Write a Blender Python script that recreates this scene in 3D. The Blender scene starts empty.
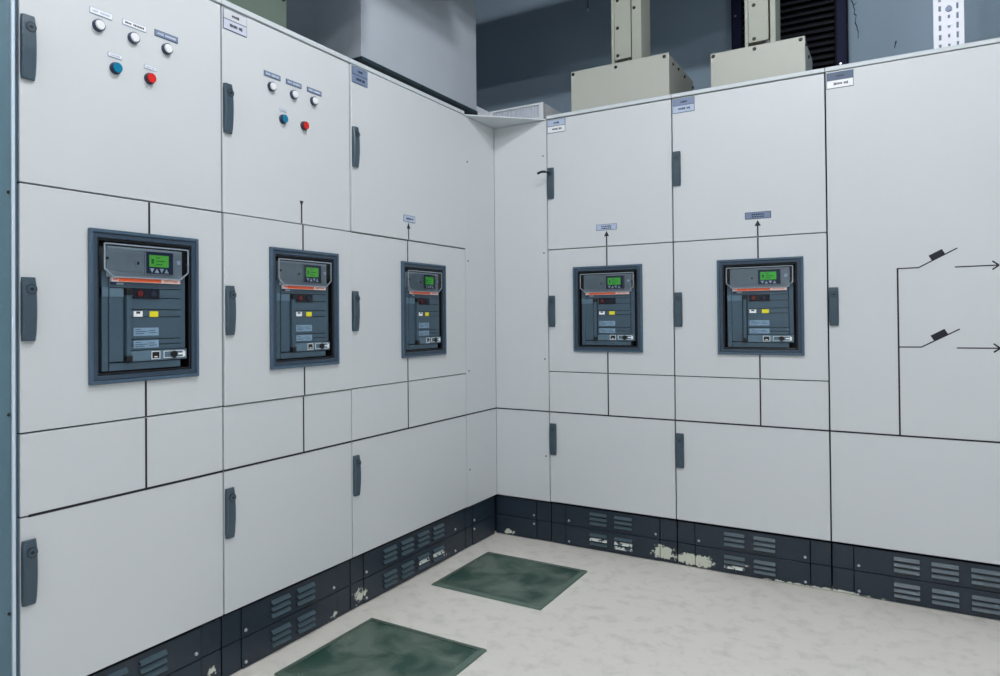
import bpy, bmesh, math, random
from mathutils import Vector, Matrix
random.seed(7)
SC = bpy.context.scene
COL = SC.collection
PI = math.pi

# ------------------------------------------------------------------ camera
F_PX, CX_PX, CY_PX = 713.742, 448.0, 310.715
YAW, PIT, ROL = 2.1364479, 0.0105086, -0.0083446
fw = Vector((math.cos(PIT)*math.cos(YAW), math.cos(PIT)*math.sin(YAW), math.sin(PIT)))
r0 = Vector((math.sin(YAW), -math.cos(YAW), 0)); u0 = r0.cross(fw)
c_, s_ = math.cos(ROL), math.sin(ROL)
rt = r0*c_ + u0*s_; up = u0*c_ - r0*s_
cd = bpy.data.cameras.new('camera'); cam = bpy.data.objects.new('camera', cd); COL.objects.link(cam)
cd.sensor_fit = 'HORIZONTAL'; cd.sensor_width = 36.0; cd.lens = F_PX*36/1000
cd.shift_x = (500-CX_PX)/1000; cd.shift_y = -(338-CY_PX)/1000
cd.clip_start = 0.05
M = Matrix((rt, up, -fw)).transposed().to_4x4(); M.translation = Vector((1.861734, -3.413282, 1.170015))
cam.matrix_world = M
SC.camera = cam

# ------------------------------------------------------------------ world, lamps, exposure
w = bpy.data.worlds.new('world'); SC.world = w; w.use_nodes = True
w.node_tree.nodes['Background'].inputs[0].default_value = (0.55, 0.75, 1.0, 1)
w.node_tree.nodes['Background'].inputs[1].default_value = 0.01
vs = SC.view_settings
vs.view_transform = 'Standard'; vs.look = 'None'; vs.gamma = 1.0; vs.use_curve_mapping = False
vs.exposure = 0.0
# (x, y, length along x, power) of the fluorescent fittings under the ceiling
LAMPS = [(1.5, -1.95, .6, 110.0), (3.2, -3.2, 1.2, 122.0), (.7, -4.2, 1.2, 60.0)]
LAMP_Z = 3.49
for (lx, ly, ll, pw) in LAMPS:                # bare tubes shine all round: a row of round sources along each fitting
    for q in range(4):
        ld = bpy.data.lights.new('lamp_light', 'POINT'); ld.shadow_soft_size = .05
        ld.energy = pw/4; ld.color = (0.99, 0.99, 1.0)
        lo = bpy.data.objects.new('lamp_light', ld); COL.objects.link(lo); lo.location = (lx-ll/2+ll*(q+.5)/4, ly, LAMP_Z-.02)

# ------------------------------------------------------------------ materials
def lin(c):
    return tuple(((v/255)/12.92 if v/255 <= .04045 else ((v/255+.055)/1.055)**2.4) for v in c)
def mat(name, rgb, rough=.5, metal=0., noise=0., nscale=8., bump=0., bscale=200., emit=0., spec=None):
    m = bpy.data.materials.new(name); m.use_nodes = True
    nt = m.node_tree; b = nt.nodes['Principled BSDF']
    c = lin(rgb)
    b.inputs['Base Color'].default_value = (*c, 1); b.inputs['Roughness'].default_value = rough
    b.inputs['Metallic'].default_value = metal
    if spec is not None: b.inputs['Specular IOR Level'].default_value = spec
    tc = nt.nodes.new('ShaderNodeTexCoord')
    n = nt.nodes.new('ShaderNodeTexNoise'); n.inputs['Scale'].default_value = nscale; n.inputs['Detail'].default_value = 5
    nt.links.new(tc.outputs['Object'], n.inputs['Vector'])
    mx = nt.nodes.new('ShaderNodeMix'); mx.data_type = 'RGBA'
    mx.inputs[6].default_value = (*[v*(1-noise) for v in c], 1); mx.inputs[7].default_value = (*[min(1, v*(1+noise)) for v in c], 1)
    nt.links.new(n.outputs['Fac'], mx.inputs[0]); nt.links.new(mx.outputs[2], b.inputs['Base Color'])
    if bump:
        n2 = nt.nodes.new('ShaderNodeTexNoise'); n2.inputs['Scale'].default_value = bscale
        nt.links.new(tc.outputs['Object'], n2.inputs['Vector'])
        bp = nt.nodes.new('ShaderNodeBump'); bp.inputs['Strength'].default_value = bump; bp.inputs['Distance'].default_value = .002
        nt.links.new(n2.outputs['Fac'], bp.inputs['Height']); nt.links.new(bp.outputs[0], b.inputs['Normal'])
    if emit:
        b.inputs['Emission Color'].default_value = (*c, 1); b.inputs['Emission Strength'].default_value = emit
    return m

PAINT = mat('cabinet_paint', (208, 213, 216), .42, noise=.015, nscale=3, bump=.04, bscale=350)
PAINT_IN = mat('carcass_paint', (38, 50, 74), .6, noise=.03)  # navy puts the door gaps' shade into the carcass colour
CAP = mat('cap_paint', (204, 212, 216), .4, noise=.02)
POST = mat('post_paint', (84, 113, 127), .45, noise=.06, nscale=12)
POST_D = mat('post_trim', (70, 104, 132), .4, noise=.04)
POST_L = mat('post_edge', (206, 220, 232), .35, noise=.02)
HANDLE = mat('handle_plastic', (62, 80, 92), .42, noise=.06, nscale=30, bump=.08, bscale=500)
BLACK = mat('black_plastic', (10, 12, 16), .4, noise=.05)
TAPE = mat('black_tape', (12, 13, 28), .45, noise=.04)
PLATE_B = mat('plate_blue_grey', (120, 136, 164), .35, noise=.05, nscale=40)
PLATE_L = mat('plate_pale_blue', (178, 192, 216), .35, noise=.04, nscale=40)
PLATE_W = mat('plate_white', (240, 242, 244), .35, noise=.02)
PLATE_P = mat('plate_pale_grey', (208, 212, 217), .35, noise=.02)  # paled to hold the glare on the second cabinet's nameplate
PLATE_Q = mat('plate_lavender', (202, 207, 222), .35, noise=.02)  # lower half of that nameplate, glare mixed in as well
PLATE_D = mat('plate_dark_blue', (66, 86, 116), .35, noise=.05, nscale=40)
INK = mat('ink', (30, 38, 66), .5, noise=.02)
INK_P = mat('pale_ink', (205, 214, 226), .5, noise=.02)
LENS = mat('white_lens', (236, 238, 240), .25, noise=.02)
BEZ = mat('lamp_bezel', (44, 58, 84), .35, noise=.04)
BLUE = mat('blue_button', (0, 118, 156), .3, noise=.05)
RED = mat('red_button', (205, 36, 32), .3, noise=.05)
BLUE_S = mat('blue_button_side', (8, 44, 84), .35, noise=.05)
RED_S = mat('red_button_side', (96, 22, 30), .35, noise=.05)
SCREW = mat('steel_screw', (205, 210, 214), .3, .6, noise=.05)
SCREW_D = mat('dark_screw', (36, 38, 38), .45, .4, noise=.05)
BEIGE = mat('terminal_paint', (172, 175, 166), .42, noise=.02, nscale=6, bump=.04, bscale=300)
BEIGE_SHADED = mat('terminal_paint_shaded', (102, 118, 108), .4, .2, noise=.06, nscale=5)  # terminal paint with the left box's shade mixed into the colour
GALV_DARK = mat('dark_galvanised_sheet', (104, 114, 124), .5, .3, noise=.08, nscale=5)  # darker tone of the added overhead duct, keeps its bounce low
RISER = mat('riser_metal', (160, 165, 154), .5, .0, noise=.05, nscale=10)
GALV = mat('galvanised_sheet', (186, 195, 205), .4, .15, noise=.06, nscale=5, bump=.03, bscale=60)
FLANGE = mat('duct_flange', (14, 22, 28), .45, .0, noise=.06)
FLANGE2 = mat('duct_flange_upper', (40, 62, 70), .4, .2, noise=.06)
VENT = mat('vent_white', (226, 231, 236), .45, noise=.02)
VENT_IN = mat('vent_inside', (222, 228, 238), .6, noise=.03)
STRUT = mat('strut_white', (232, 235, 244), .35, noise=.02)
SLAT = mat('louvre_slat', (52, 55, 62), .3, .0, noise=.08, nscale=15)
LFRAME = mat('louvre_frame', (12, 14, 22), .7, noise=.05, spec=.15)
LFRAME2 = mat('louvre_frame_blue', (24, 28, 60), .65, noise=.05, spec=.2)
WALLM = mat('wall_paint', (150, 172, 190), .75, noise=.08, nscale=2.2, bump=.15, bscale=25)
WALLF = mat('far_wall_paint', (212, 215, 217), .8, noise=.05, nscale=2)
CEIL = mat('ceiling_paint', (70, 78, 88), .85, noise=.05, nscale=2)
CRACK = mat('crack', (40, 52, 60), .9, noise=.1)
HOUSING = mat('lamp_housing', (225, 228, 230), .4, noise=.02)
TUBE = mat('lamp_tube', (240, 248, 255), .3, emit=6.0)
BRKR = mat('breaker_slate', (62, 84, 99), .45, noise=.05, nscale=25, bump=.05, bscale=500)
BRKR2 = mat('breaker_slate_light', (86, 112, 128), .45, noise=.05, nscale=25)
BRKR_D = mat('breaker_dark', (36, 50, 64), .45, noise=.05, nscale=25)
BEZEL_D = mat('breaker_bezel_step', (50, 68, 86), .42, noise=.04)
BEZEL = mat('breaker_bezel', (68, 91, 111), .38, noise=.04, nscale=30)
TRIP2 = mat('trip_unit_panel', (138, 156, 168), .42, noise=.10, nscale=45)
TRIP = mat('trip_unit_grey', (146, 162, 174), .4, noise=.08, nscale=40)
TRIM = mat('cover_edge', (150, 164, 176), .3, noise=.03)
ORANGE = mat('orange_strip', (232, 96, 50), .4, noise=.03)
STRIPW = mat('strip_white', (236, 214, 208), .4, noise=.03)
LOGO = mat('logo_red', (196, 40, 34), .4, noise=.02)
LCDB = mat('display_bezel', (22, 36, 78), .3, noise=.03)
LCD = mat('green_display', (84, 176, 62), .3, emit=.28)
LCD2 = mat('display_pixels', (40, 112, 48), .3, emit=.1)
KEYB = mat('display_keys', (206, 224, 246), .4, noise=.03)
YEL = mat('yellow_label', (232, 222, 40), .4, noise=.03)
WIN = mat('dark_window', (18, 20, 32), .25, noise=.1)
WINR = mat('window_red', (96, 24, 24), .25, noise=.1)
WINB = mat('window_blue', (28, 34, 54), .25, noise=.1)
LBL = mat('breaker_plate', (128, 158, 182), .4, noise=.12, nscale=60)
KEYM = mat('key_metal', (30, 34, 40), .35, .5, noise=.05)

def clear_plastic():
    m = bpy.data.materials.new('clear_plastic'); m.use_nodes = True
    nt = m.node_tree; nt.nodes.remove(nt.nodes['Principled BSDF'])
    t = nt.nodes.new('ShaderNodeBsdfTransparent'); t.inputs[0].default_value = (.93, .95, .96, 1)
    g = nt.nodes.new('ShaderNodeBsdfGlossy'); g.inputs['Roughness'].default_value = .12
    f = nt.nodes.new('ShaderNodeFresnel'); f.inputs[0].default_value = 1.45
    x = nt.nodes.new('ShaderNodeMixShader')
    nt.links.new(f.outputs[0], x.inputs[0]); nt.links.new(t.outputs[0], x.inputs[1]); nt.links.new(g.outputs[0], x.inputs[2])
    nt.links.new(x.outputs[0], nt.nodes['Material Output'].inputs[0])
    return m
CLEAR = clear_plastic()

def plinth_mat():
    """slate blue paint with chipped-off patches that bare pale filler near the floor"""
    m = mat('plinth_paint', (27, 41, 54), .4, noise=.10, nscale=9)
    nt = m.node_tree; b = nt.nodes['Principled BSDF']
    old = b.inputs['Base Color'].links[0].from_socket
    g = nt.nodes.new('ShaderNodeNewGeometry'); sp = nt.nodes.new('ShaderNodeSeparateXYZ')
    nt.links.new(g.outputs['Position'], sp.inputs[0])
    nz = nt.nodes.new('ShaderNodeTexNoise'); nz.inputs['Scale'].default_value = 34; nz.inputs['Detail'].default_value = 6; nz.inputs['Roughness'].default_value = .7
    nt.links.new(g.outputs['Position'], nz.inputs['Vector'])
    def math_(op, a, b_, c=None):
        n = nt.nodes.new('ShaderNodeMath'); n.operation = op
        for i, v in enumerate((a, b_, c)):
            if v is None: continue
            if isinstance(v, (int, float)): n.inputs[i].default_value = v
            else: nt.links.new(v, n.inputs[i])
        return n.outputs[0]
    def bump_(v, c, h):      # 1 at c falling to 0 at |v-c| = h
        d = math_('ABSOLUTE', math_('SUBTRACT', v, c), 0)
        n = math_('SUBTRACT', 1.0, math_('DIVIDE', d, h)); return math_('MAXIMUM', n, 0.0)
    tot = None
    for (ax, c, h, zc, zh, k) in (('X', .885, .075, .045, .042, 1.5), ('X', 1.03, .13, .035, .036, 1.5),
                                  ('X', .06, .055, .02, .02, 1.2), ('X', 1.24, .06, .05, .02, 1.0),
                                  ('Y', -1.15, .06, .05, .05, 1.1), ('Y', -1.32, .05, .02, .03, .8),
                                  ('Y', -.52, .10, .03, .025, .9), ('Y', -1.88, .05, .05, .04, .9), ('X', 1.55, .3, .004, .012, 1.3)):
        other = sp.outputs['Y'] if ax == 'X' else sp.outputs['X']
        v = math_('POWER', math_('MULTIPLY', bump_(sp.outputs[ax], c, h), bump_(sp.outputs['Z'], zc, zh)), .55)
        v = math_('MULTIPLY', v, k)
        near = math_('LESS_THAN', math_('ABSOLUTE', other, 0), .06)
        v = math_('MULTIPLY', v, near)
        tot = v if tot is None else math_('MAXIMUM', tot, v)
    msk = math_('MULTIPLY_ADD', nz.outputs['Fac'], 2.6, -1.3)
    msk = math_('ADD', tot, msk)
    msk = math_('MULTIPLY', math_('SUBTRACT', msk, .72), 14.0)
    msk = math_('MINIMUM', math_('MAXIMUM', msk, 0.0), 1.0)
    mx = nt.nodes.new('ShaderNodeMix'); mx.data_type = 'RGBA'
    nt.links.new(msk, mx.inputs[0]); nt.links.new(old, mx.inputs[6]); mx.inputs[7].default_value = (*lin((205, 210, 196)), 1)
    nt.links.new(mx.outputs[2], b.inputs['Base Color'])
    return m
PLINTH = plinth_mat()
SLOT = mat('louvre_pressing', (58, 78, 88), .4, noise=.12, nscale=20)
def chipped():
    m = mat('louvre_pressing_chipped', (58, 78, 88), .45, noise=.12, nscale=20)
    nt = m.node_tree; b = nt.nodes['Principled BSDF']; old = b.inputs['Base Color'].links[0].from_socket
    g = nt.nodes.new('ShaderNodeNewGeometry'); n = nt.nodes.new('ShaderNodeTexNoise'); n.inputs['Scale'].default_value = 42; n.inputs['Detail'].default_value = 5
    nt.links.new(g.outputs['Position'], n.inputs['Vector'])
    k = nt.nodes.new('ShaderNodeValToRGB'); k.color_ramp.elements[0].position = .44; k.color_ramp.elements[1].position = .47
    nt.links.new(n.outputs['Fac'], k.inputs[0])
    mx = nt.nodes.new('ShaderNodeMix'); mx.data_type = 'RGBA'; nt.links.new(k.outputs[0], mx.inputs[0])
    nt.links.new(old, mx.inputs[6]); mx.inputs[7].default_value = (*lin((208, 214, 208)), 1); nt.links.new(mx.outputs[2], b.inputs['Base Color'])
    return m
SLOT_W = chipped()

def floor_mat():
    m = mat('floor_paint', (236, 232, 224), .5, noise=.04, nscale=1.3)
    nt = m.node_tree; b = nt.nodes['Principled BSDF']
    old = b.inputs['Base Color'].links[0].from_socket
    tc = nt.nodes.new('ShaderNodeTexCoord')
    n = nt.nodes.new('ShaderNodeTexNoise'); n.inputs['Scale'].default_value = 14; n.inputs['Detail'].default_value = 8; n.inputs['Roughness'].default_value = .65
    nt.links.new(tc.outputs['Object'], n.inputs['Vector'])
    r = nt.nodes.new('ShaderNodeValToRGB'); r.color_ramp.elements[0].position = .28; r.color_ramp.elements[0].color = (.80, .81, .80, 1)
    r.color_ramp.elements[1].position = .5; r.color_ramp.elements[1].color = (1, 1, 1, 1)
    nt.links.new(n.outputs['Fac'], r.inputs[0])
    mx = nt.nodes.new('ShaderNodeMix'); mx.data_type = 'RGBA'; mx.blend_type = 'MULTIPLY'; mx.inputs[0].default_value = 1
    nt.links.new(old, mx.inputs[6]); nt.links.new(r.outputs[0], mx.inputs[7]); nt.links.new(mx.outputs[2], b.inputs['Base Color'])
    return m
FLOOR = floor_mat()

def rubber_mat():
    m = mat('green_rubber', (50, 84, 74), .55, noise=.0)
    nt = m.node_tree; b = nt.nodes['Principled BSDF']
    tc = nt.nodes.new('ShaderNodeTexCoord')
    n = nt.nodes.new('ShaderNodeTexNoise'); n.inputs['Scale'].default_value = 6; n.inputs['Detail'].default_value = 8; n.inputs['Distortion'].default_value = .6
    nt.links.new(tc.outputs['Object'], n.inputs['Vector'])
    r = nt.nodes.new('ShaderNodeValToRGB')
    r.color_ramp.elements[0].position = .38; r.color_ramp.elements[0].color = (*lin((36, 70, 59)), 1)
    r.color_ramp.elements[1].position = .60; r.color_ramp.elements[1].color = (*lin((100, 116, 106)), 1)
    nt.links.new(n.outputs['Fac'], r.inputs[0]); nt.links.new(r.outputs[0], b.inputs['Base Color'])
    v = nt.nodes.new('ShaderNodeTexVoronoi'); v.inputs['Scale'].default_value = 130
    nt.links.new(tc.outputs['Object'], v.inputs['Vector'])
    bp = nt.nodes.new('ShaderNodeBump'); bp.inputs['Strength'].default_value = .35; bp.inputs['Distance'].default_value = .002
    nt.links.new(v.outputs['Distance'], bp.inputs['Height']); nt.links.new(bp.outputs[0], b.inputs['Normal'])
    return m
RUBBER = rubber_mat()
RUBBER_E = mat('green_rubber_edge', (92, 112, 102), .5, noise=.15, nscale=14)

# ------------------------------------------------------------------ helpers
class MB:
    """collects boxes, discs, rings and prisms into one mesh; local axes: x = along the bank (to the viewer's right), y = depth into the cabinet, z = up"""
    def __init__(self): self.v = []; self.f = []; self.m = []
    def add(self, vs, fs, mi=0):
        o = len(self.v); self.v += [tuple(p) for p in vs]
        for f in fs: self.f.append([i+o for i in f]); self.m.append(mi)
        return self
    def box(self, x0, x1, y0, y1, z0, z1, mi=0):
        return self.add([(x0,y0,z0),(x1,y0,z0),(x1,y1,z0),(x0,y1,z0),(x0,y0,z1),(x1,y0,z1),(x1,y1,z1),(x0,y1,z1)],
                 [(0,3,2,1),(4,5,6,7),(0,1,5,4),(1,2,6,5),(2,3,7,6),(3,0,4,7)], mi)
    def ring(self, o, i, y0, y1, mi=0):
        (a,b,c,d), (e,f,g,h) = o, i      # x0,x1,z0,z1
        O = [(a,c),(b,c),(b,d),(a,d)]; I = [(e,g),(f,g),(f,h),(e,h)]
        vs = [(x,y0,z) for x,z in O]+[(x,y0,z) for x,z in I]+[(x,y1,z) for x,z in O]+[(x,y1,z) for x,z in I]
        fs = []
        for k in range(4):
            n = (k+1) % 4
            fs += [(k,n,4+n,4+k), (8+k,12+k,12+n,8+n), (k,8+k,8+n,n), (4+k,4+n,12+n,12+k)]
        return self.add(vs, fs, mi)
    def disc(self, cx, cz, r, y0, y1, mi=0, n=20, r2=None, cap=None):
        r2 = r if r2 is None else r2         # r at y1 (back), r2 at y0 (front)
        vs = [(cx+r2*math.cos(2*PI*k/n), y0, cz+r2*math.sin(2*PI*k/n)) for k in range(n)]
        vs += [(cx+r*math.cos(2*PI*k/n), y1, cz+r*math.sin(2*PI*k/n)) for k in range(n)]
        self.add(vs, [(k, n+k, n+(k+1)%n, (k+1)%n)[::-1] for k in range(n)] + [tuple(range(n, 2*n))[::-1]], mi)
        return self.add(vs[:n], [tuple(range(n))], mi if cap is None else cap)
    def prism(self, pts, y0, y1, mi=0):      # outline in x,z
        n = len(pts)
        vs = [(x,y0,z) for x,z in pts]+[(x,y1,z) for x,z in pts]
        return self.add(vs, [tuple(range(n)), tuple(range(n,2*n))[::-1]]+[(k,n+k,n+(k+1)%n,(k+1)%n) for k in range(n)], mi)
    def stroke(self, p, q, wd, y0, y1, mi=0):
        dx, dz = q[0]-p[0], q[1]-p[1]; l = math.hypot(dx, dz); nx, nz = -dz/l*wd/2, dx/l*wd/2
        return self.prism([(p[0]+nx,p[1]+nz),(p[0]-nx,p[1]-nz),(q[0]-nx,q[1]-nz),(q[0]+nx,q[1]+nz)], y0, y1, mi)
    def tube(self, pts, r, mi=0, n=8):
        P = [Vector(p) for p in pts]; vs = []; fs = []
        for k, p in enumerate(P):
            t = (P[min(k+1,len(P)-1)]-P[max(k-1,0)]).normalized()
            a = t.cross(Vector((0.3,0.2,1))).normalized() if abs(t.z) < .9 else t.cross(Vector((1,0,0))).normalized()
            b = t.cross(a)
            vs += [p+a*r*math.cos(2*PI*j/n)+b*r*math.sin(2*PI*j/n) for j in range(n)]
        for k in range(len(P)-1):
            fs += [(k*n+j, k*n+(j+1)%n, (k+1)*n+(j+1)%n, (k+1)*n+j) for j in range(n)]
        fs += [tuple(range(n))[::-1], tuple(range((len(P)-1)*n, len(P)*n))]
        return self.add(vs, fs, mi)
    def mesh(self, name, mats):
        me = bpy.data.meshes.new(name); me.from_pydata(self.v, [], self.f)
        for i, k in enumerate(self.m): me.polygons[i].material_index = k
        for m_ in (mats if isinstance(mats, (list, tuple)) else [mats]): me.materials.append(m_)
        bm = bmesh.new(); bm.from_mesh(me); bmesh.ops.recalc_face_normals(bm, faces=bm.faces); bm.to_mesh(me); bm.free()
        return me
    def build(self, name, mats, parent=None, bevel=0, loc=None, label=None):
        return put(name, self.mesh(name, mats), parent, bevel, loc, label)
def put(name, me, parent=None, bevel=0, loc=None, label=None):
    o = bpy.data.objects.new(name, me); COL.objects.link(o)
    if parent: o.parent = parent
    if loc: o.location = loc
    if bevel:
        b = o.modifiers.new('bevel', 'BEVEL'); b.width = bevel; b.segments = 2; b.limit_method = 'ANGLE'
    if label: o['label'] = label
    return o
def thing(name, loc, rot, label, cat, group=None):
    o = bpy.data.objects.new(name, None); COL.objects.link(o); o.location = loc; o.rotation_euler = (0,0,rot)
    o.empty_display_size = .1; o['label'] = label; o['category'] = cat
    if group: o['group'] = group
    return o
def bank(side, S, d=0, z=0):     # base point of a thing on the left ('L') or right ('R') bank, and its rotation
    return ((-d, S, z), PI/2) if side == 'L' else ((S, d, z), 0)
def struct(name, mb, m, **k):
    o = mb.build(name, m, **k); o['kind'] = 'structure'; return o

# ------------------------------------------------------------------ room shell
RX0, RX1, RY0, RY1, RZ = -1.0, 4.6, -5.4, 0.9, 3.62
struct('floor', MB().box(RX0-.1, RX1+.1, RY0-.1, RY1+.1, -.1, 0), FLOOR)
struct('ceiling', MB().box(RX0-.1, RX1+.1, RY0-.1, RY1+.1, RZ, RZ+.1), CEIL)
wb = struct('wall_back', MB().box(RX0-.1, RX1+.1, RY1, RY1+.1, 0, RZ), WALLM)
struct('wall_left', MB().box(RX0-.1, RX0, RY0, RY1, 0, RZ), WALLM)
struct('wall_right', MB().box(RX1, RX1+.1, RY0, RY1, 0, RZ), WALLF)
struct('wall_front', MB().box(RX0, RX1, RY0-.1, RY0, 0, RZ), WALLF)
def crack(pts, wd):
    k = MB()
    for i in range(len(pts)-1): k.stroke(pts[i], pts[i+1], wd*(.6+.8*random.random()), RY1-.0015, RY1+.002)
    return k.build('plaster_crack', CRACK, wb)
crack([(1.668,2.80),(1.676,2.775),(1.672,2.755),(1.682,2.745),(1.676,2.71),(1.684,2.685),(1.690,2.655),(1.689,2.62)], .005)
crack([(1.660,2.83),(1.672,2.80),(1.684,2.812)], .005)
crack([(1.858,2.572),(1.854,2.556),(1.850,2.536)], .007)

# ------------------------------------------------------------------ ceiling lamps (they light the room)
for i, (lx, ly, ll, pw) in enumerate(LAMPS):
    t = thing('ceiling_lamp', (lx, ly, RZ), 0, ['white twin tube ceiling lamp in front of the corner, nearest the cabinets',
              'white twin tube ceiling lamp on the right side of the room', 'white twin tube ceiling lamp at the left, behind the camera'][i], 'lamp', 'fluorescent ceiling lamps')
    MB().box(-ll/2-.03, ll/2+.03, -.09, .09, -.11, 0).build('housing', HOUSING, t, .008)
    for yy in (-.045, .045):
        MB().tube([(-ll/2, yy, -.128), (ll/2, yy, -.128)], .013).build('tube', TUBE, t)

# unseen duct added under the ceiling to shade the back wall and left duct
t = thing('shade_duct', (.72, -.12, RZ), 0, 'unseen grey duct added under the ceiling to shade the back wall and big duct', 'duct')
MB().box(-.74, .66, -.12, .12, -.665, -.32).build('trunk', GALV_DARK, t, .006)
MB().box(-.72, -.52, -1.081, -.45, -.90, -.32).build('shade_branch', GALV_DARK, t, .006)
MB().box(-.74, -.50, -2.7, -1.083, -1.07, -.30).build('shade_box', GALV_DARK, t, .006)
MB().box(-.68, -.53, -.449, -.121, -.79, -.34).build('shade_neck', GALV_DARK, t, .006)
for (xx, yy) in ((-.2, -.09), (-.2, .09), (.52, -.09), (.52, .09), (-.69, -2.1), (-.55, -2.1), (-.69, -.7), (-.55, -.7)):
    MB().tube([(xx, yy, 0), (xx, yy, -.33)], .006).build('shade_duct_hanger', SCREW, t)

# ------------------------------------------------------------------ switchgear cabinets
ZT, ZH1, ZH2, ZB, ZD = 2.2, 1.5205, .8894, .6798, .2101
G = .0029                                   # half of a door gap
def handle_mesh():
    k = MB(); n = 10; W, H = .0180, .0805
    rows = []
    for i in range(n+1):
        t = i/n; z = -H + 2*H*t
        ends = min(1, math.sin(PI*min(max(t,.03),.97))*3.2)
        pr = -.011 - .006*math.sin(PI*t)
        hw = W*(.88+.12*min(1, ends))
        rows.append([(-hw, 0, z), (-hw, pr+.004, z), (-hw+.004, pr, z), (hw-.005, pr, z), (hw, pr+.006, z), (hw, 0, z)])
    vs = [p for r_ in rows for p in r_]; fs = []
    for i in range(n):
        fs += [(i*6+j, i*6+j+1, (i+1)*6+j+1, (i+1)*6+j) for j in range(5)]
    fs += [tuple(range(6)), tuple(range(n*6, n*6+6))]
    k.add(vs, fs, 0)
    zz = H-.030
    k.disc(.002, zz, .0135, -.0165, -.008, 2, 18)
    k.disc(.002, zz, .0105, -.0172, -.009, 0, 18)
    k.prism([(.002-.007, zz), (.002, zz-.0045), (.002+.007, zz), (.002, zz+.0045)], -.0178, -.01, 1)
    return k.mesh('handle', [HANDLE, BLACK, BRKR_D])
HM = handle_mesh()
def slot_mesh(name, m):
    # pressed louvre: a hood whose upper edge lies on the sheet and whose lower lip stands proud over a dark opening
    k = MB(); L = .044
    k.add([(-L,-.001,.009),(L,-.001,.009),(L,-.0115,-.004),(-L,-.0115,-.004),(-L,-.001,-.004),(L,-.001,-.004)],
          [(0,3,2,1),(0,4,3),(1,2,5)], 0)
    k.add([(-L,-.0008,-.0095),(L,-.0008,-.0095),(L,-.0008,-.003),(-L,-.0008,-.003),(-L,0,-.0095),(L,0,-.0095)], [(0,1,2,3),(0,4,5,1)], 1)
    k.add([(-L,-.0115,-.004),(L,-.0115,-.004),(L,-.001,-.0045),(-L,-.001,-.0045)], [(0,1,2,3)], 1)
    return k.mesh(name, [m, BLACK])
SM, SMW = slot_mesh('louvre', SLOT), slot_mesh('louvre', SLOT_W)
SCM = MB().disc(0, 0, .0062, -.004, 0, 0, 10, r2=.0045).mesh('screw', SCREW)
SDM = MB().disc(0, 0, .0042, -.003, 0, 0, 10, r2=.003).mesh('screw', SCREW_D)

def letters(k, x0, x1, z, h, words, y0, y1, mi):
    """rows of little ink strokes: the print on the plates is too small to be read"""
    tot = sum(words)+len(words)-1; st = (x1-x0)/tot; x = x0
    for wd in words:
        for j in range(wd):
            a = h*(.75+.5*random.random())/2
            k.box(x+st*.12, x+st*.88, y0, y1, z-a, z+a, mi); x += st
        x += st

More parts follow.
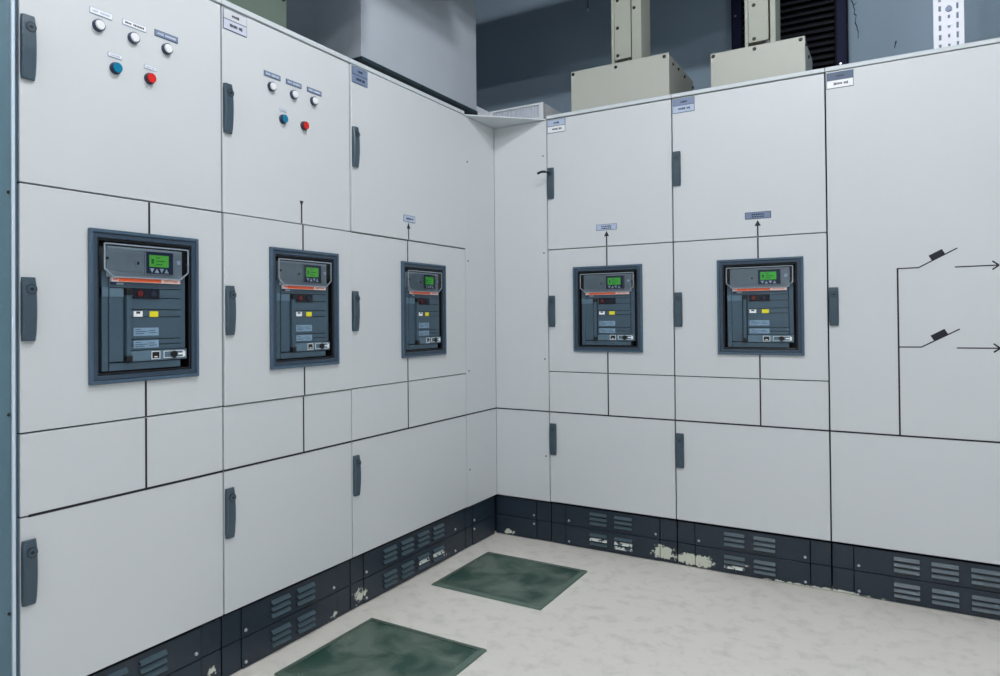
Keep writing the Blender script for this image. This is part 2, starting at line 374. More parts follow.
def cabinet(side, Sl, Sr, label, plate=None, lamps=None, breaker=None, mimic=None, upper='split', proud={}, tgap=.0045, post=False, slots=(), key=False, handles=True):
    Sc = (Sl+Sr)/2; loc, rot = bank(side, Sc)
    t = thing('switchgear_cabinet', loc, rot, label, 'cabinet', 'switchgear cabinets')
    a, b = Sl-Sc, Sr-Sc
    # carcass: deep box plus the bars that the doors close against
    k = MB().box(a+.003, b-.003, .13, .66, ZD, ZT+.018)
    ww = .03
    k.box(a+.003, a+ww, .022, .13, ZD, ZT+.002); k.box(b-ww, b-.003, .022, .13, ZD, ZT+.002)
    for zc in ([ZH1, ZH2] if upper == 'split' else []) + [ZB]: k.box(a+ww, b-ww, .022, .13, zc-.02, zc+.02)
    k.box(a+ww, b-ww, .022, .13, ZT-.03, ZT+.002); k.box(a+ww, b-ww, .022, .13, ZD, ZD+.025)
    k.build('carcass', PAINT_IN, t)
    MB().box(a+.0008, b-.0008, -.003, .12, ZT+.003, ZT+.0205).build('top_trim', CAP, t, .002)
    def slab(name, z0, z1, hole=None, dx=0):
        p = proud.get(name, 0)
        k = MB(); o = (a+G+dx, b-G, z0+.0021, z1-.0021)
        if hole: k.ring(o, hole, -p, .018-p)
        else: k.box(o[0], o[1], -p, .018-p, o[2], o[3])
        return k.build(name, PAINT, t, .0018), p
    def handle(par, zc, p, lab=None):
        put('handle', HM, par, loc=(a+.0222, -p, zc))
    if upper == 'split':
        du, pu = slab('upper_door', ZH1, ZT+G-tgap+.001)
        handle(du, 1.8645, pu)
        hx = breaker-Sc if breaker is not None else 0
        dm, pm = slab('breaker_door', ZH2, ZH1, (hx-.155, hx+.155, 1.018, 1.402))
        handle(dm, 1.2015, pm)
        dc, pc = slab('cover_panel', ZB, ZH2)
    else:
        du, pu = slab('upper_door', ZB, ZT+G-tgap+.001)
        handle(du, 1.206, pu)
    dl, pl = slab('lower_door', ZD+.004, ZB)
    if handles: handle(dl, .5405, pl)
    # plates in the top left corner of the door
    if plate:
        k = MB(); x0, x1 = a+.006, a+.106; z1 = ZT-.006; mw = plate
        k.box(x0, x1, -pu-.002, -pu+.001, z1-.068, z1, 3)
        k.box(x0+.002, x1-.002, -pu-.003, -pu, z1-.032, z1-.002, 0); k.box(x0+.002, x1-.002, -pu-.003, -pu, z1-.066, z1-.035, 1)
        letters(k, x0+.035, x0+.066, z1-.018, .008, [5], -pu-.0034, -pu-.002, 2)
        letters(k, x0+.026, x0+.080, z1-.050, .009, [6, 3], -pu-.0034, -pu-.002, 2)
        k.build('nameplate', [mw[0], mw[1], INK, PLATE_D], du)
    if lamps:
        for j, (S, z, kind) in enumerate(lamps):
            x = S-Sc; y = -pu
            k = MB()
            if kind == 'lamp':
                k.disc(x, z, .0168, y-.012, y, 0, 22, r2=.0158); k.disc(x, z, .0142, y-.016, y-.011, 1, 22, r2=.0118)
                k.build('indicator_lamp', [BEZ, LENS], du, label='white lens indicator lamp')
            else:
                k.disc(x, z, .0165, y-.007, y, 0, 22); k.disc(x, z, .0145, y-.016, y-.006, 1, 22, r2=.0140, cap=2)
                k.build('push_button', [BEZ, BLUE_S if kind == 'blue' else RED_S, BLUE if kind == 'blue' else RED], du, .0008, label=kind+' push button')
    for pl_ in (lamps and LABELS[side+label[:6]] or ()):
        S, z, wd, hh, m1, mi_ = pl_; x = S-Sc; k = MB(); y = -pu
        k.box(x-wd/2, x+wd/2, y-.002, y+.001, z-hh/2, z+hh/2, 1); k.box(x-wd/2+.0015, x+wd/2-.0015, y-.0025, y, z-hh/2+.0015, z+hh/2-.0015, 0)
        if wd > .05: letters(k, x-wd*.40, x+wd*.40, z, hh*.30, [4, 7], y-.0029, y-.001, 2)
        else: letters(k, x-wd*.36, x+wd*.36, z, hh*.30, [5], y-.0029, y-.001, 2)
        k.build('label_plate', [m1, PLATE_D if mi_ is INK_P else PLATE_L, mi_], du)
    # black mimic diagram tape
    TW = .0062; ty = lambda p: (-p-.0009, -p+.001)
    def tape(par, *args): return
    MB().box(a+G+(.02 if post else 0), b-G, -.0010, .001, ZB-.0022, ZB+.0042).build('busbar_line', TAPE, dc if upper == 'split' else du)
    if mimic:
        x, xl, ztop, arrow, pw = mimic[0]-Sc, mimic[1]-Sc, mimic[2], mimic[3], mimic[4]
        if ztop > ZH1:
            k = MB().box(x-TW/2, x+TW/2, -pu-.0009, -pu+.001, ZH1+.003, ztop-.01)
            if arrow == 'up': k.prism([(x-.013, ztop-.026), (x+.013, ztop-.026), (x, ztop)], -pu-.001, -pu+.001)
            else: k.prism([(x-.010, ztop), (x+.010, ztop), (x, ztop-.02)], -pu-.001, -pu+.001)
            k.build('mimic_arrow', TAPE, du)
        MB().box(x-TW/2, x+TW/2, -pm-.0009, -pm+.001, 1.4244, ZH1-.003).build('mimic_line', TAPE, dm)
        MB().box(xl-TW/2, xl+TW/2, -pm-.0009, -pm+.001, ZH2+.003, .9955).build('mimic_line', TAPE, dm)
        MB().box(xl-TW/2, xl+TW/2, -.0009, .001, ZB+.002, ZH2-.003).build('mimic_line', TAPE, dc)
        if pw:
            m1, m2, m3, cx, ww_ = pw; cx -= Sc; zc = 1.616
            k = MB().box(cx-ww_/2, cx+ww_/2, -pu-.002, -pu+.001, zc-.0155, zc+.0155, 1).box(cx-ww_/2+.003, cx+ww_/2-.003, -pu-.0026, -pu, zc-.0125, zc+.0125, 0)
            if m3 is INK and ww_ > .09: letters(k, cx-.027, cx+.027, zc+.004, .006, [6], -pu-.003, -pu, 2); letters(k, cx-.027, cx+.027, zc-.006, .006, [5], -pu-.003, -pu, 2)
            else: letters(k, cx-ww_*.30, cx+ww_*.30, zc, .008, [9, 3], -pu-.003, -pu, 2)
            k.build('feeder_plate', [m1, m2, m3], du)
    plinth(t, a, b, side, Sc, slots)
    return t, du, pu, a

def plinth(t, a, b, side, Sc, slots, left_block=True, right_block=True):
    y = .014
    MB().box(a+.004, b-.004, .04, .64, 0, ZD-.002).build('plinth_frame', BRKR_D, t)
    bl, br = .080, .080
    x0, x1 = a+.003, b-.003
    xa = x0+bl if left_block else x0; xb = x1-br if right_block else x1
    zs = .105
    for (u0, u1, ok) in ((x0, xa-.003, left_block), (xb+.003, x1, right_block)):
        if ok:
            MB().box(u0, u1, y, .045, .003, zs-.0015).box(u0, u1, y, .045, zs+.0015, ZD-.006).build('plinth_corner', PLINTH, t, .001)
    for ti, (z0, z1) in enumerate(((.003, zs-.0015), (zs+.0015, ZD-.006))):
        p = MB().box(xa, xb, y-.003, .045, z0, z1).build('plinth_panel', PLINTH, t, .0012)
        for S in slots:
            for r_ in range(3):
                zc = (.030, .052, .074)[r_] if ti == 0 else (.132, .155, .178)[r_]
                worn = ti == 0 and side == 'R' and ((abs(S-.697) < .03 and r_ < 2) or (abs(S-.569) < .03 and r_ == 1) or (abs(S-1.2115) < .03 and r_ == 0))
                worn = worn or (ti == 0 and side == 'L' and ((abs(S+.696) < .03 and r_ == 1) or (abs(S+.570) < .03 and r_ == 1)))
                put('louvre', SMW if worn else SM, p, loc=(S-Sc, y-.003, zc), label='louvre slot with chipped paint' if worn else None)
        for xx in (xa+.016, xb-.018):
            put('screw', SCM, p, loc=(xx, y-.003, .022 if ti == 0 else .128))

# label plates over and under the lamps: (S, z, width, height, face, ink)
LABELS = {
 'Llarge ': [(-2.263, 2.0225, .066, .017, PLATE_W, PLATE_L), (-2.161, 2.0235, .076, .017, PLATE_W, INK), (-2.0545, 2.027, .080, .019, PLATE_B, INK_P),  # white face of the first plate stands in for glare
             (-2.222, 1.917, .042, .012, PLATE_W, PLATE_L), (-2.110, 1.9155, .040, .012, PLATE_W, PLATE_L)],
 'Lsecond': []}
L1_label = 'large foreground cabinet at the left edge, with lamps and teal end post'
L2_label = 'second cabinet of the left bank, with lamps and blue-grey label plates above its breaker'
LABELS['L'+L1_label[:6]] = LABELS['Llarge ']
LABELS['L'+L2_label[:6]] = [(-1.625, 2.030, .078, .018, PLATE_B, INK_P), (-1.5195, 2.030, .078, .018, PLATE_B, INK_P), (-1.412, 2.030, .078, .018, PLATE_B, INK_P),
             (-1.573, 1.921, .034, .011, PAINT, PLATE_L)]
P_PALE = (PLATE_L, PLATE_W); P_BLUE = (PLATE_B, PLATE_L)
V0, V1, V2, V3 = -2.4827, -1.847, -1.206, -.3133
R1, R2, R3, R4 = .3122, .9568, 1.6006, 2.492

c1, *_ = cabinet('L', V0, V1, L1_label, None,
    [(-2.272, 1.985, 'lamp'), (-2.166, 1.985, 'lamp'), (-2.055, 1.988, 'lamp'), (-2.222, 1.881, 'blue'), (-2.114, 1.882, 'red')],
    breaker=-2.126, mimic=(-2.115, -2.128, 1.40, None, None), post=True, slots=(-2.229, -2.101), handles=True)
cabinet('L', V1, V2, L2_label, (PLATE_P, PLATE_Q),
    [(-1.631, 1.989, 'lamp'), (-1.523, 1.989, 'lamp'), (-1.418, 1.992, 'lamp'), (-1.577, 1.887, 'blue'), (-1.470, 1.887, 'red')],
    breaker=-1.474, mimic=(-1.4825, -1.479, 1.607, 'down', None), proud={'breaker_door': .006}, slots=(-1.590, -1.463))
cabinet('L', V2, V3, 'wide left bank cabinet nearest the corner, with one breaker and no lamps', (PLATE_B, PLATE_B),
    breaker=-.691, mimic=(-.814, -.819, 1.598, 'up', (PLATE_L, PLATE_B, INK, -.808, .088)), proud={'upper_door': .006}, slots=(-.950, -.823, -.696, -.570))
cr1, dr1, pr1, ar1 = cabinet('R', R1, R2, 'right bank cabinet next to the corner, with a key in its top lock', P_PALE,
    breaker=.632, mimic=(.6315, .6315, 1.597, 'up', (PLATE_L, PLATE_B, INK, .631, .106)), slots=(.569, .697))
cabinet('R', R2, R3, 'right bank cabinet with a dark blue feeder plate above its breaker', (PLATE_B, PLATE_L),
    breaker=1.332, mimic=(1.3285, 1.3305, 1.595, 'up', (PLATE_B, PLATE_D, INK, 1.330, .108)), slots=(1.2115, 1.3375))
cr3, dr3, pr3, _ = cabinet('R', R3, R4, 'tall door cabinet at the right edge with a black line diagram of two switches', (PLATE_D, PLATE_W),
    upper='tall', tgap=.0025, slots=(1.8675, 1.9945, 2.1225, 2.25), handles=False)

# the line diagram on the tall door
Sc = (R3+R4)/2
def seg(name, segs, blocks=()):
    k = MB()
    for (p, q, wd) in segs: k.stroke((p[0]-Sc, p[1]), (q[0]-Sc, q[1]), wd, -.001, .001)
    for (p, q) in blocks:
        dx, dz = q[0]-p[0], q[1]-p[1]; l = math.hypot(dx, dz); nx, nz = -dz/l*.0125, dx/l*.0125
        k.prism([(p[0]-Sc+nx-nx, p[1]), (q[0]-Sc, q[1]), (q[0]-Sc+2*nx, q[1]+2*nz), (p[0]-Sc+2*nx, p[1]+2*nz)], -.0011, .001)
    return k.build(name, TAPE, dr3)
seg('mimic_line', [((1.8515, ZB+.004), (1.8515, 1.3575), .0062)])
for (zj, x1, tip, b0, b1) in ((1.3555, 1.922, (2.050, 1.4275), (1.968, 1.3805), (2.012, 1.4045)), (1.0385, 1.928, (2.054, 1.1115), (1.971, 1.0635), (2.017, 1.0905))):
    seg('switch_symbol', [((1.8515, zj), (x1, zj+.0008), .0045), ((x1-.001, zj), tip, .0045)], [(b0, b1)])
for (z, x0) in ((1.3535, 2.041), (1.0375, 2.044)):
    seg('output_arrow', [((x0, z), (2.176, z+.001), .0045), ((2.158, z+.018), (2.178, z+.001), .0055), ((2.158, z-.015), (2.178, z+.001), .0055)])

# teal end post of the left bank
k = MB().box(-.062, 0, -.001, .6, 0, ZT+.02)
off = V0-(V0+V1)/2
p = k.build('end_post', POST, c1, .002, loc=(off-.0185, 0, 0))
for z in (1.491, .941, .452, 2.03): put('screw', SDM, p, loc=(-.0055, -.001, z))
MB().box(-.0185, -.0105, -.006, .3, 0, ZT+.02).build('post_edge', POST_L, c1, .001, loc=(off, 0, 0))
MB().box(-.0105, -.001, .006, .3, 0, ZT+.02).build('post_trim', POST_D, c1, loc=(off, 0, 0))

# ------------------------------------------------------------------ corner cabinet (L-shaped filler)
t = thing('corner_cabinet', (0, 0, 0), 0, 'plain corner cabinet joining the two banks, screwed panels and triangular top plate', 'cabinet')
MB().box(-.66, -.13, V3+.003, .66, ZD, ZT+.018).box(-.13, R1-.003, .13, .66, ZD, ZT+.018).box(-.13, -.022, V3+.003, -.002, ZD, ZT).box(-.13, R1-.003, .022, .13, ZD, ZT).build('carcass', PAINT_IN, t)
pl = MB().box(-.018, 0, V3+.0012, -.0005, ZD+.004, ZT-.001).build('left_panel', PAINT, t, .001)
prr = MB().box(.0005, R1-.0015, 0, .018, ZD+.004, ZT-.001).build('right_panel', PAINT, t, .001)
for z in (1.968, 1.461, .901, .399):
    s = put('screw', SDM, pl, loc=(0, -.287, z)); s.rotation_euler = (0, 0, PI/2)
for z in (2.014, 1.506, .953, .448): put('screw', SDM, prr, loc=(.291, 0, z))
MB().box(-.001, .001, V3, 0, ZB-.0022, ZB+.0042).build('busbar_line', TAPE, pl)
MB().box(0, R1, -.001, .001, ZB-.0022, ZB+.0042).build('busbar_line', TAPE, prr)
k = MB()
tri = [(-.10, .10), (-.10, V3+.004), (0, V3+.004), (R1-.004, 0), (R1-.004, .10)]
n = len(tri)
k.add([(x, y, ZT+.0005) for x, y in tri]+[(x, y, ZT+.0065) for x, y in tri], [tuple(range(n)), tuple(range(n, 2*n))]+[(i, (i+1) % n, n+(i+1) % n, n+i) for i in range(n)])
k.build('corner_plate', CAP, t, .001, label='triangular white plate over the inner corner')
# plinth of the corner
MB().box(-.6, -.04, V3+.004, .6, 0, ZD-.002).box(-.04, R1-.004, .04, .6, 0, ZD-.002).build('plinth_frame', BRKR_D, t)
for (z0, z1, sz) in ((.003, .1035, .083), (.1065, ZD-.006, .128)):
    MB().box(-.045, -.014, V3+.003, V3+.068, z0, z1).build('plinth_corner', PLINTH, t, .001)
    q = MB().box(-.045, -.011, V3+.071, -.012, z0, z1).build('plinth_panel', PLINTH, t, .001)
    s = put('screw', SCM, q, loc=(-.011, V3+.085, sz)); s.rotation_euler = (0, 0, PI/2)
    MB().box(R1-.082, R1-.003, .014, .045, z0, z1).build('plinth_corner', PLINTH, t, .001)
    q = MB().box(-.011, R1-.085, .011, .045, z0, z1).build('plinth_panel', PLINTH, t, .001)
    put('screw', SCM, q, loc=(R1-.098, .011, sz))

# ------------------------------------------------------------------ circuit breakers
def text_mesh(body, size, parent, name, m, loc, ext=.0004):
    cu = bpy.data.curves.new(name, 'FONT'); cu.body = body; cu.size = size; cu.extrude = ext; cu.align_x = 'CENTER'; cu.align_y = 'CENTER'; cu.resolution_u = 2
    o = bpy.data.objects.new('tmp', cu); COL.objects.link(o)
    bpy.context.view_layer.update()
    me = bpy.data.meshes.new_from_object(o.evaluated_get(bpy.context.evaluated_depsgraph_get())); me.name = name
    bpy.data.objects.remove(o); bpy.data.curves.remove(cu); me.materials.clear(); me.materials.append(m)
    q = put(name, me, parent, loc=loc); q.rotation_euler = (PI/2, 0, 0)
    return q

def breaker(side, S, label, p=0, green=LCD):
    loc, rot = bank(side, S, 0, .996)
    t = thing('circuit_breaker', loc, rot, label, 'breaker', 'drawout circuit breakers')
    W, H = .1775, .428; z0 = 0
    k = MB()
    k.ring((-W, W, 0, H), (-W+.010, W-.010, .010, H-.010), -.012-p, -.0004-p, 0)
    k.ring((-W+.010, W-.010, .010, H-.010), (-.153, .153, .024, H-.024), -.008-p, -.0004-p, 2)
    k.ring((-.153, .153, .024, H-.024), (-.146, .146, .031, H-.031), -.003-p, .06, 1)
    k.build('bezel', [BEZEL, BLACK, BEZEL_D], t, .002)
    MB().box(-.146, .146, .055, .12, .030, H-.030).build('housing', BLACK, t)
    # front cover of the breaker; bw = half width of the body inside the bezel
    bw = .136; bz0, bz1 = .034, H-.037; bh = bz1-bz0
    X = lambda u: -bw+2*bw*u
    Z = lambda v: bz1-bh*v
    yf = -.002
    def bx(k, u0, u1, v0, v1, y0, y1, mi=0): return k.box(X(u0), X(u1), y0, y1, Z(v1), Z(v0), mi)
    k = MB(); bx(k, 0, .07, .22, 1, yf+.004, .06, 0); bx(k, .075, .93, .22, .345, yf+.002, .06, 0)
    bx(k, .075, .235, .35, .93, yf+.001, .06, 0)
    for (v0, v1) in ((.35, .42), (.425, .515), (.52, .575), (.58, .755), (.76, .80), (.805, .845)): bx(k, .315, .93, v0, v1, yf, .06, 0)
    bx(k, .315, 1.0, .85, .935, yf-.003, .06, 1); bx(k, .075, .93, .94, 1, yf+.002, .06, 0); bx(k, .935, 1, .22, .845, yf+.004, .06, 0)
    bx(k, 0, .07, .345, .42, yf+.002, .05, 1); bx(k, .075, .235, .352, .42, yf-.0005, .05, 1)
    k.build('front_cover', [BRKR, BRKR2], t, .0012)
    k = MB(); bx(k, .235, .31, .35, .93, yf+.008, .06, 1); bx(k, .252, .305, .40, .89, yf-.008, yf+.01, 0)
    bx(k, .24, .31, .35, .40, yf-.012, yf+.01, 1); bx(k, .24, .31, .885, .93, yf-.012, yf+.01, 1)
    k.build('charging_lever', [BRKR, BLACK], t, .0015)
    # trip unit with its clear cover
    k = MB(); bx(k, .05, .95, .02, .262, yf, .06, 0); bx(k, .06, .46, .03, .215, yf-.0015, yf+.002, 1)
    tu = k.build('trip_unit', [TRIP, TRIP2], t, .001)
    k = MB(); bx(k, .475, .83, .035, .228, yf-.005, yf+.002, 0); bx(k, .485, .82, .041, .222, yf-.0058, yf, 1)
    k.build('display_bezel', [TRIM, LCDB], tu, .0008)
    k = MB(); bx(k, .52, .76, .068, .165, yf-.0066, yf, 0)
    bx(k, .545, .575, .10, .14, yf-.007, yf, 1)
    for q in range(3): bx(k, .60, .60+.05+.03*((q*2) % 3), .085+.027*q, .093+.027*q, yf-.007, yf, 1)
    k.build('display_screen', [green, LCD2], tu)
    k = MB()
    for q in range(4):
        xa = X(.525+.06*q); wdt = .0145; za, zb = Z(.213), Z(.178)
        pts = [(xa, za), (xa+wdt, za), (xa+wdt/2, zb)] if q % 2 else [(xa, zb), (xa+wdt/2, za), (xa+wdt, zb)]
        k.prism(pts, yf-.0075, yf, 0)
    k.build('display_keys', KEYB, tu)
    k = MB(); bx(k, .875, .92, .10, .135, yf-.004, yf, 0); bx(k, .36, .43, .125, .165, yf-.004, yf, 1); bx(k, .38, .405, .13, .155, yf-.005, yf, 2)
    for q in range(3): bx(k, .15+.1*q, .22+.1*q, .055, .063, yf-.0022, yf, 3)
    k.build('test_socket', [KEYB, TRIM, BLACK, TRIM], tu)
    # clear cover: rim and pane (bevelled lower corners)
    out = [(X(.0), Z(.005)), (X(1), Z(.005)), (X(1), Z(.20)), (X(.90), Z(.262)), (X(.10), Z(.262)), (X(.0), Z(.20))]
    cv = MB().add([(x, yf-.0105, z) for x, z in out], [tuple(range(6))]).build('clear_cover', CLEAR, t)
    k = MB()
    for q in range(6): k.stroke(out[q], out[(q+1) % 6], .0034, yf-.0118, yf-.0088)
    k.build('cover_rim', TRIM, cv)
    k = MB(); k.disc(X(.028), Z(.12), .004, yf-.0125, yf-.010, 0, 10); k.disc(X(.972), Z(.13), .004, yf-.0125, yf-.010, 0, 10)
    k.build('cover_screw', BLACK, cv)
    # orange strip
    k = MB(); bx(k, .09, .91, .262, .298, yf-.006, .04, 1); bx(k, .165, .665, .2655, .2945, yf-.0066, yf, 0)
    st = k.build('brand_strip', [ORANGE, STRIPW], t)
    text_mesh('ABB', .0092, st, 'logo', LOGO, (X(.128), yf-.0064, Z(.280)))
    text_mesh('SACE Emax', .0095, st, 'lettering', ORANGE, (X(.788), yf-.0064, Z(.280)))
    k = MB(); bx(k, .09, .15, .305, .322, yf, .04, 0); bx(k, .155, .235, .306, .320, yf+.0005, .04, 1)
    k.build('model_tag', [LCDB, TRIM], t)
    # push buttons, flags, plates and locks
    k = MB(); bx(k, .34, .655, .345, .43, yf-.003, yf+.004, 0)
    wn = k.build('button_window', WIN, t, .0008)
    k = MB(); k.disc(X(.415), Z(.388), .009, yf-.006, yf, 0, 16); k.build('off_button', WINR, wn, label='dark red button')
    k = MB(); k.disc(X(.575), Z(.388), .009, yf-.006, yf, 0, 16); k.build('on_button', WINB, wn, label='dark blue button')
    k = MB(); bx(k, .345, .45, .53, .575, yf-.0015, yf+.002, 0); bx(k, .375, .42, .533, .550, yf-.002, yf, 1)
    k.build('spring_flag', [PLATE_W, BRKR_D], t, label='white state flag')
    k = MB(); bx(k, .535, .64, .53, .577, yf-.0015, yf+.002, 0); k.build('position_flag', YEL, t, label='yellow state flag')
    for (v0, v1) in ((.665, .73), (.768, .828)):
        k = MB(); bx(k, .345, .645, v0, v1, yf-.001, yf+.002, 0)
        for q in range(3): bx(k, .365, .43+.04*((q*2) % 3), v0+.012+.016*q, v0+.017+.016*q, yf-.0014, yf, 1)
        for q in range(2): bx(k, .52, .60+.02*q, v0+.02+.018*q, v0+.025+.018*q, yf-.0014, yf, 1)
        k.build('rating_plate', [LBL, BRKR_D], t)
    k = MB(); a0, a1, b0, b1 = X(.55), X(.655), Z(.925), Z(.858)
    k.ring((a0, a1, b0, b1), (a0+.0018, a1-.0018, b0+.0018, b1-.0018), yf-.0045, yf, 0); k.box(a0+.003, a1-.003, yf-.004, yf, b0+.004, b1-.004, 1)
    k.box(a0+.009, a1-.009, yf-.0048, yf, b0+.0055, b0+.0085, 0)
    k.build('cycle_counter', [PLATE_W, BLACK], t)
    k = MB(); a0, a1 = X(.70), X(.955)
    k.ring((a0, a1, b0+.002, b1-.001), (a0+.0016, a1-.0016, b0+.0036, b1-.0026), yf-.0045, yf, 0)
    k.disc(X(.825), (b0+b1)/2, .0105, yf-.009, yf, 1, 16); k.box(X(.885), X(.945), yf-.0048, yf, (b0+b1)/2-.002, (b0+b1)/2+.003, 0)
    k.box(X(.945), X(.975), yf-.0048, yf, b0+.004, b1-.004, 0)
    k.build('key_lock', [PLATE_W, BLACK], t)
    return t
LCD_B = mat('green_display_bright', (70, 190, 66), .3, emit=.22)
breaker('L', -2.126, 'dark framed circuit breaker in the large foreground cabinet at the left edge')
breaker('L', -1.474, 'dark framed circuit breaker below the cabinet lamps with blue-grey label plates', p=.006)
breaker('L', -.691, 'dark framed circuit breaker in the left bank cabinet nearest the corner', green=LCD_B)
breaker('R', .632, 'dark framed circuit breaker in the right bank, below the pale feeder plate', green=LCD_B)
breaker('R', 1.332, 'dark framed circuit breaker in the right bank, below the dark blue feeder plate', green=LCD_B)

# key left in a lock
(kx, ky, kz), _ = bank('R', R1+.0242, 0, 1.8645+.0505)
t = thing('key', (kx, -.017, kz), 0, 'small dark key stuck in the top lock beside the corner', 'key')
MB().tube([(0, .004, 0), (-.002, -.022, .001), (-.010, -.036, .003)], .0042).build('shank', KEYM, t)
k = MB().tube([(-.008, -.036, .003), (-.022, -.044, .004), (-.040, -.046, .0), (-.048, -.044, -.004)], .0062)
k.build('bow', KEYM, t)

# ------------------------------------------------------------------ boxes, risers and ducts on top of the cabinets
ZC = ZT+.0207
def terminal_box(side, S0, S1, d0, d1, h, label, screws, sides=(), paint=None):
    Sc = (S0+S1)/2; loc, rot = bank(side, Sc, d0, ZC)
    t = thing('terminal_box', loc, rot, label, 'box', 'terminal boxes on top of the cabinets')
    w2 = (S1-S0)/2; D = d1-d0
    MB().box(-w2+.004, w2-.004, .006, D, 0, h-.003).build('casing', paint or BEIGE, t, .003)
    f = MB().box(-w2, w2, -.003, .005, .001, h).build('front_cover', paint or BEIGE, t, .003)
    for (x, z) in screws: put('screw', SDB, f, loc=(x, -.003, z))
    for (y, z) in sides:
        s = put('screw', SDB, t, loc=(w2-.004, y, z)); s.rotation_euler = (0, 0, PI/2)
    return t
SDB = MB().disc(0, 0, .0085, -.006, 0, 0, 12, r2=.006).mesh('screw', SCREW_D)
w1 = .25
tb1 = terminal_box('R', .440, .940, .03, .515, .2125, 'wide beige terminal box on the right bank, above the pale feeder plate',
    [(-w1+.012, .198), (-.012, .192), (w1-.022, .196)], [(.08, .18), (.18, .185), (.3, .18), (.47, .17)])
tb2 = terminal_box('R', 1.130, 1.525, .03, .37, .164, 'smaller beige terminal box on the right bank, in front of the dark louvre',
    [(-.185, .150), (-.008, .148), (.180, .150)], [(.05, .14), (.16, .12), (.28, .08)])
terminal_box('L', -1.95, -1.515, .04, .5, .40, 'terminal box with shade painted in grey-green on the left bank, left of the big metal duct', [(.200, .125), (.200, .37), (-.2, .37)], paint=BEIGE_SHADED)

def riser(S0, S1, S2, d, z0, label, screws):
    # S0..S1: recessed panel bay, S1..S2: channel; front at d, depth .15
    loc, rot = bank('R', S0, d, z0); H = 3.62-z0
    t = thing('cable_riser', loc, rot, label, 'riser', 'metal cable risers'); D = .15
    a, b = S1-S0, S2-S0
    MB().box(0, .014, -.004, D, 0, H).build('left_channel', RISER, t, .002)
    MB().box(.014, a-.008, .004, D-.01, .035, H).build('cover_panel', RISER, t, .002)
    k = MB().box(a, b, -.004, .02, 0, H).box(a, a+.006, .02, D, 0, H).box(b-.005, b, .02, .06, 0, H).box(b-.016, b, .06, D, 0, H)
    k.build('right_channel', RISER, t, .002)
    k = MB().box(.014, .030, 0, .03, .0, .014).box(a-.020, a, 0, .03, .0, .03).box(.014, a-.004, .10, .13, 0, .034)
    k.build('foot_bracket', FLANGE, t, .001)
    for (x, z, y) in screws: put('screw', SDB, t, loc=(x, y, z))
    return t
riser(.640, .745, .793, .08, ZC+.2125, 'left cable riser standing on the wide beige terminal box', [(.030, .335, .004), (.030, .195, .004), (.030, .055, .004), (.118, .275, -.004)])
riser(1.272, 1.379, 1.402, .08, ZC+.164, 'right cable riser standing on the smaller beige terminal box', [(.038, .205, .004), (.038, .050, .004)])

# big galvanised duct on the left bank
loc, rot = bank('L', -1.055, .06, ZC)
t = thing('ventilation_duct', loc, rot, 'big galvanised metal duct rising from the left bank', 'duct')
MB().box(0, .975, 0, .44, .066, 3.62-ZC).build('trunk', GALV, t, .002)
MB().box(-.004, .978, -.005, .45, .048, .0655).build('upper_flange', FLANGE2, t, .002)
k = MB().box(-.03, .975, -.008, .45, 0, .048); k.build('base_frame', FLANGE, t, .002)
for xx in (.15, .45, .75): put('bolt', SDM, t, loc=(xx, -.005, .057))

# white vent box in the corner
t = thing('vent_box', (-.1, .1, ZC), 0, 'white corner vent box with a vertical-fin grille on the corner cabinet', 'vent')
H = .1265
k = MB().ring((-.009, .325, 0, H), (.012, .300, .008, H-.010), .05, .075, 0)
k.box(-.009, .325, .066, .33, 0, H, 0).box(-.40, -.012, -.16, .33, 0, H, 0)
k.build('casing', VENT, t, .002)
k = MB()
n = 30
for i in range(n):
    x = .014+(.286)*(i+.5)/n; k.box(x-.0018, x+.0018, .056, .074, .008, H-.010)
g = k.build('grille', VENT_IN, t); 

# ------------------------------------------------------------------ louvre in the back wall
t = thing('wall_louvre', (1.36, RY1, 2.25), 0, 'black metal ventilation louvre in the back wall behind the right riser', 'louvre')
w2 = .285; H = 1.0
MB().box(-w2+.05, w2-.05, -.012, -.004, .03, H-.03).build('backing', BLACK, t)
MB().ring((-w2, w2, 0, H), (-w2+.06, w2-.06, .05, H-.05), -.075, -.001, 0).build('frame', LFRAME, t, .003)
for xx in (-w2+.028, w2-.028):
    f = MB().box(xx-.022, xx+.022, -.080, -.072, .01, H-.01).build('frame_strip', LFRAME2, t, .002)
    for z in (.23, .60, .95): put('rivet', SCM, f, loc=(xx-.006, -.080, z))
n = 25
sl = MB(); L = w2-.061
N = 6
for i in range(N):
    a0, a1 = -L+2*L*i/N, -L+2*L*(i+1)/N
    def prof(a):
        bend = .006*math.sin(PI*(a+L)/(2*L))
        return [(a, -.060-bend, -.012), (a, -.066-bend, -.006), (a, -.055-bend, .002), (a, -.015, .026), (a, -.015, .023), (a, -.055-bend, -.002)]
    p0, p1 = prof(a0), prof(a1)
    sl.add(p0+p1, [(j, (j+1) % 6, 6+(j+1) % 6, 6+j) for j in range(6)])
slm = sl.mesh('slat', SLAT)
for i in range(n): put('slat', slm, t, loc=(0, 0, .075+.036*i))

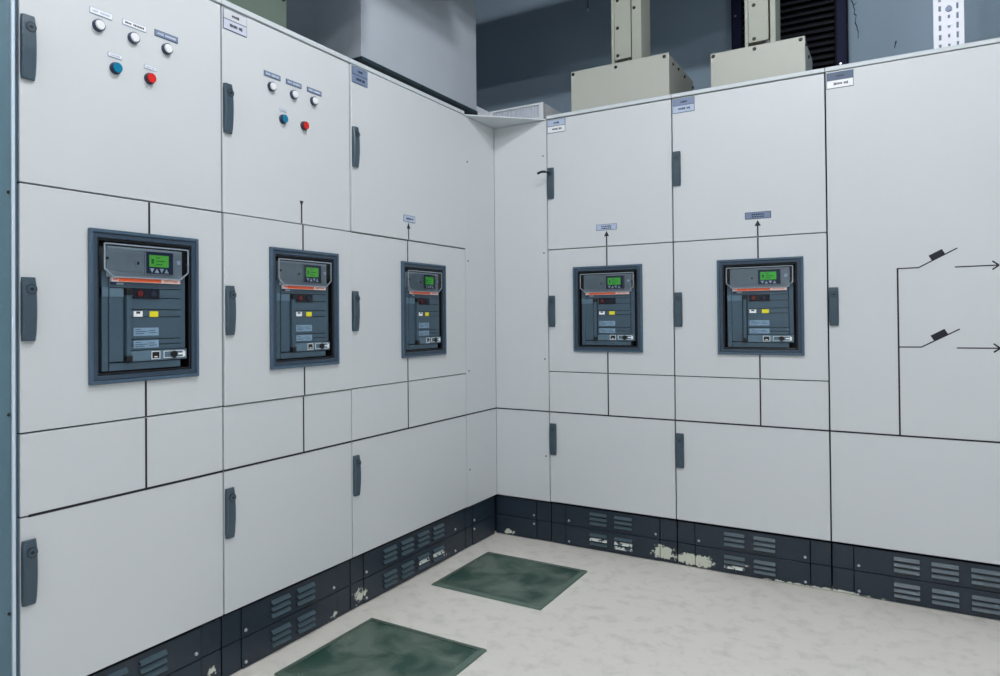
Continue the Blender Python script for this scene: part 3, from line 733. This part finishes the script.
# ------------------------------------------------------------------ white perforated channel
t = thing('perforated_channel', (1.986, .05, ZC), 0, 'white perforated metal channel standing on the tall cabinet at the right', 'channel')
H = 3.62-ZC; W = .100
k = MB(); y0, y1 = 0, .003
cols = [(.017, .026), (.047, .055), (.075, .083)]
xs = [0]+[v for c in cols for v in c]+[W]
for i in range(0, len(xs), 2): k.box(xs[i], xs[i+1], y0, y1, 0, H)
pitch = .0385
for ci, (xa, xb) in enumerate(cols):
    nn = int(H/pitch); sh = (.022, .014, .024)[ci]
    for j in range(nn+1):
        z0 = j*pitch+ (.006 if ci != 1 else .012)+sh; z1 = min(H, (j+1)*pitch+(.006 if ci != 1 else .012))
        if z1 > z0: k.box(xa, xb, y0, y1, z0, z1)
    k.box(xa, xb, y0, y1, 0, (.006 if ci != 1 else .012))
k.build('face_plate', STRUT, t)
MB().box(0, .003, .003, .05, 0, H).build('side_flange', STRUT, t); MB().box(W-.003, W, .003, .05, 0, H).build('side_flange', STRUT, t)
MB().disc(.051, .165, .012, -.008, .001, 0, 16, r2=.010).build('bolt', PLATE_B, t)
MB().box(.040, .062, -.003, .0, .098, .108).build('clip', STRUT, t)

# thin wire end hanging in front of the back wall
t = thing('hanging_rod', (.354, .5, RZ), 0, 'thin metal rod hanging from the ceiling above the corner', 'rod')
MB().tube([(0, 0, 0), (0, 0, 2.955-RZ)], .0028).build('shaft', SCREW_D, t)
MB().tube([(0, 0, 2.955-RZ), (0, 0, 2.938-RZ)], .0042).build('tip', SCREW, t)

# ------------------------------------------------------------------ rubber mats
def rubber(x0, x1, y0, y1, label, rz=0):
    t = thing('rubber_mat', ((x0+x1)/2, (y0+y1)/2, 0), rz, label, 'mat', 'green rubber mats on the floor')
    a, b = (x1-x0)/2, (y1-y0)/2; e = .022
    MB().box(-a+e, a-e, -b+e, b-e, .001, .0075).build('mat_field', RUBBER, t)
    k = MB()
    vs = [(-a,-b,.0005),(a,-b,.0005),(a,b,.0005),(-a,b,.0005),(-a+.004,-b+.004,.007),(a-.004,-b+.004,.007),(a-.004,b-.004,.007),(-a+.004,b-.004,.007),(-a+e,-b+e,.0088),(a-e,-b+e,.0088),(a-e,b-e,.0088),(-a+e,b-e,.0088)]
    fs = []
    for j in range(4):
        n_ = (j+1) % 4; fs += [(j, n_, 4+n_, 4+j), (4+j, 4+n_, 8+n_, 8+j)]
    k.add(vs, fs, 0); k.build('mat_border', RUBBER_E, t)
    return t
rubber(.107, .632, -.806, -.298, 'green rubber mat nearest the corner, lying on the pale floor')
rubber(.103, .619, -1.733, -1.217, 'green rubber mat cut off by the bottom edge of the photo')
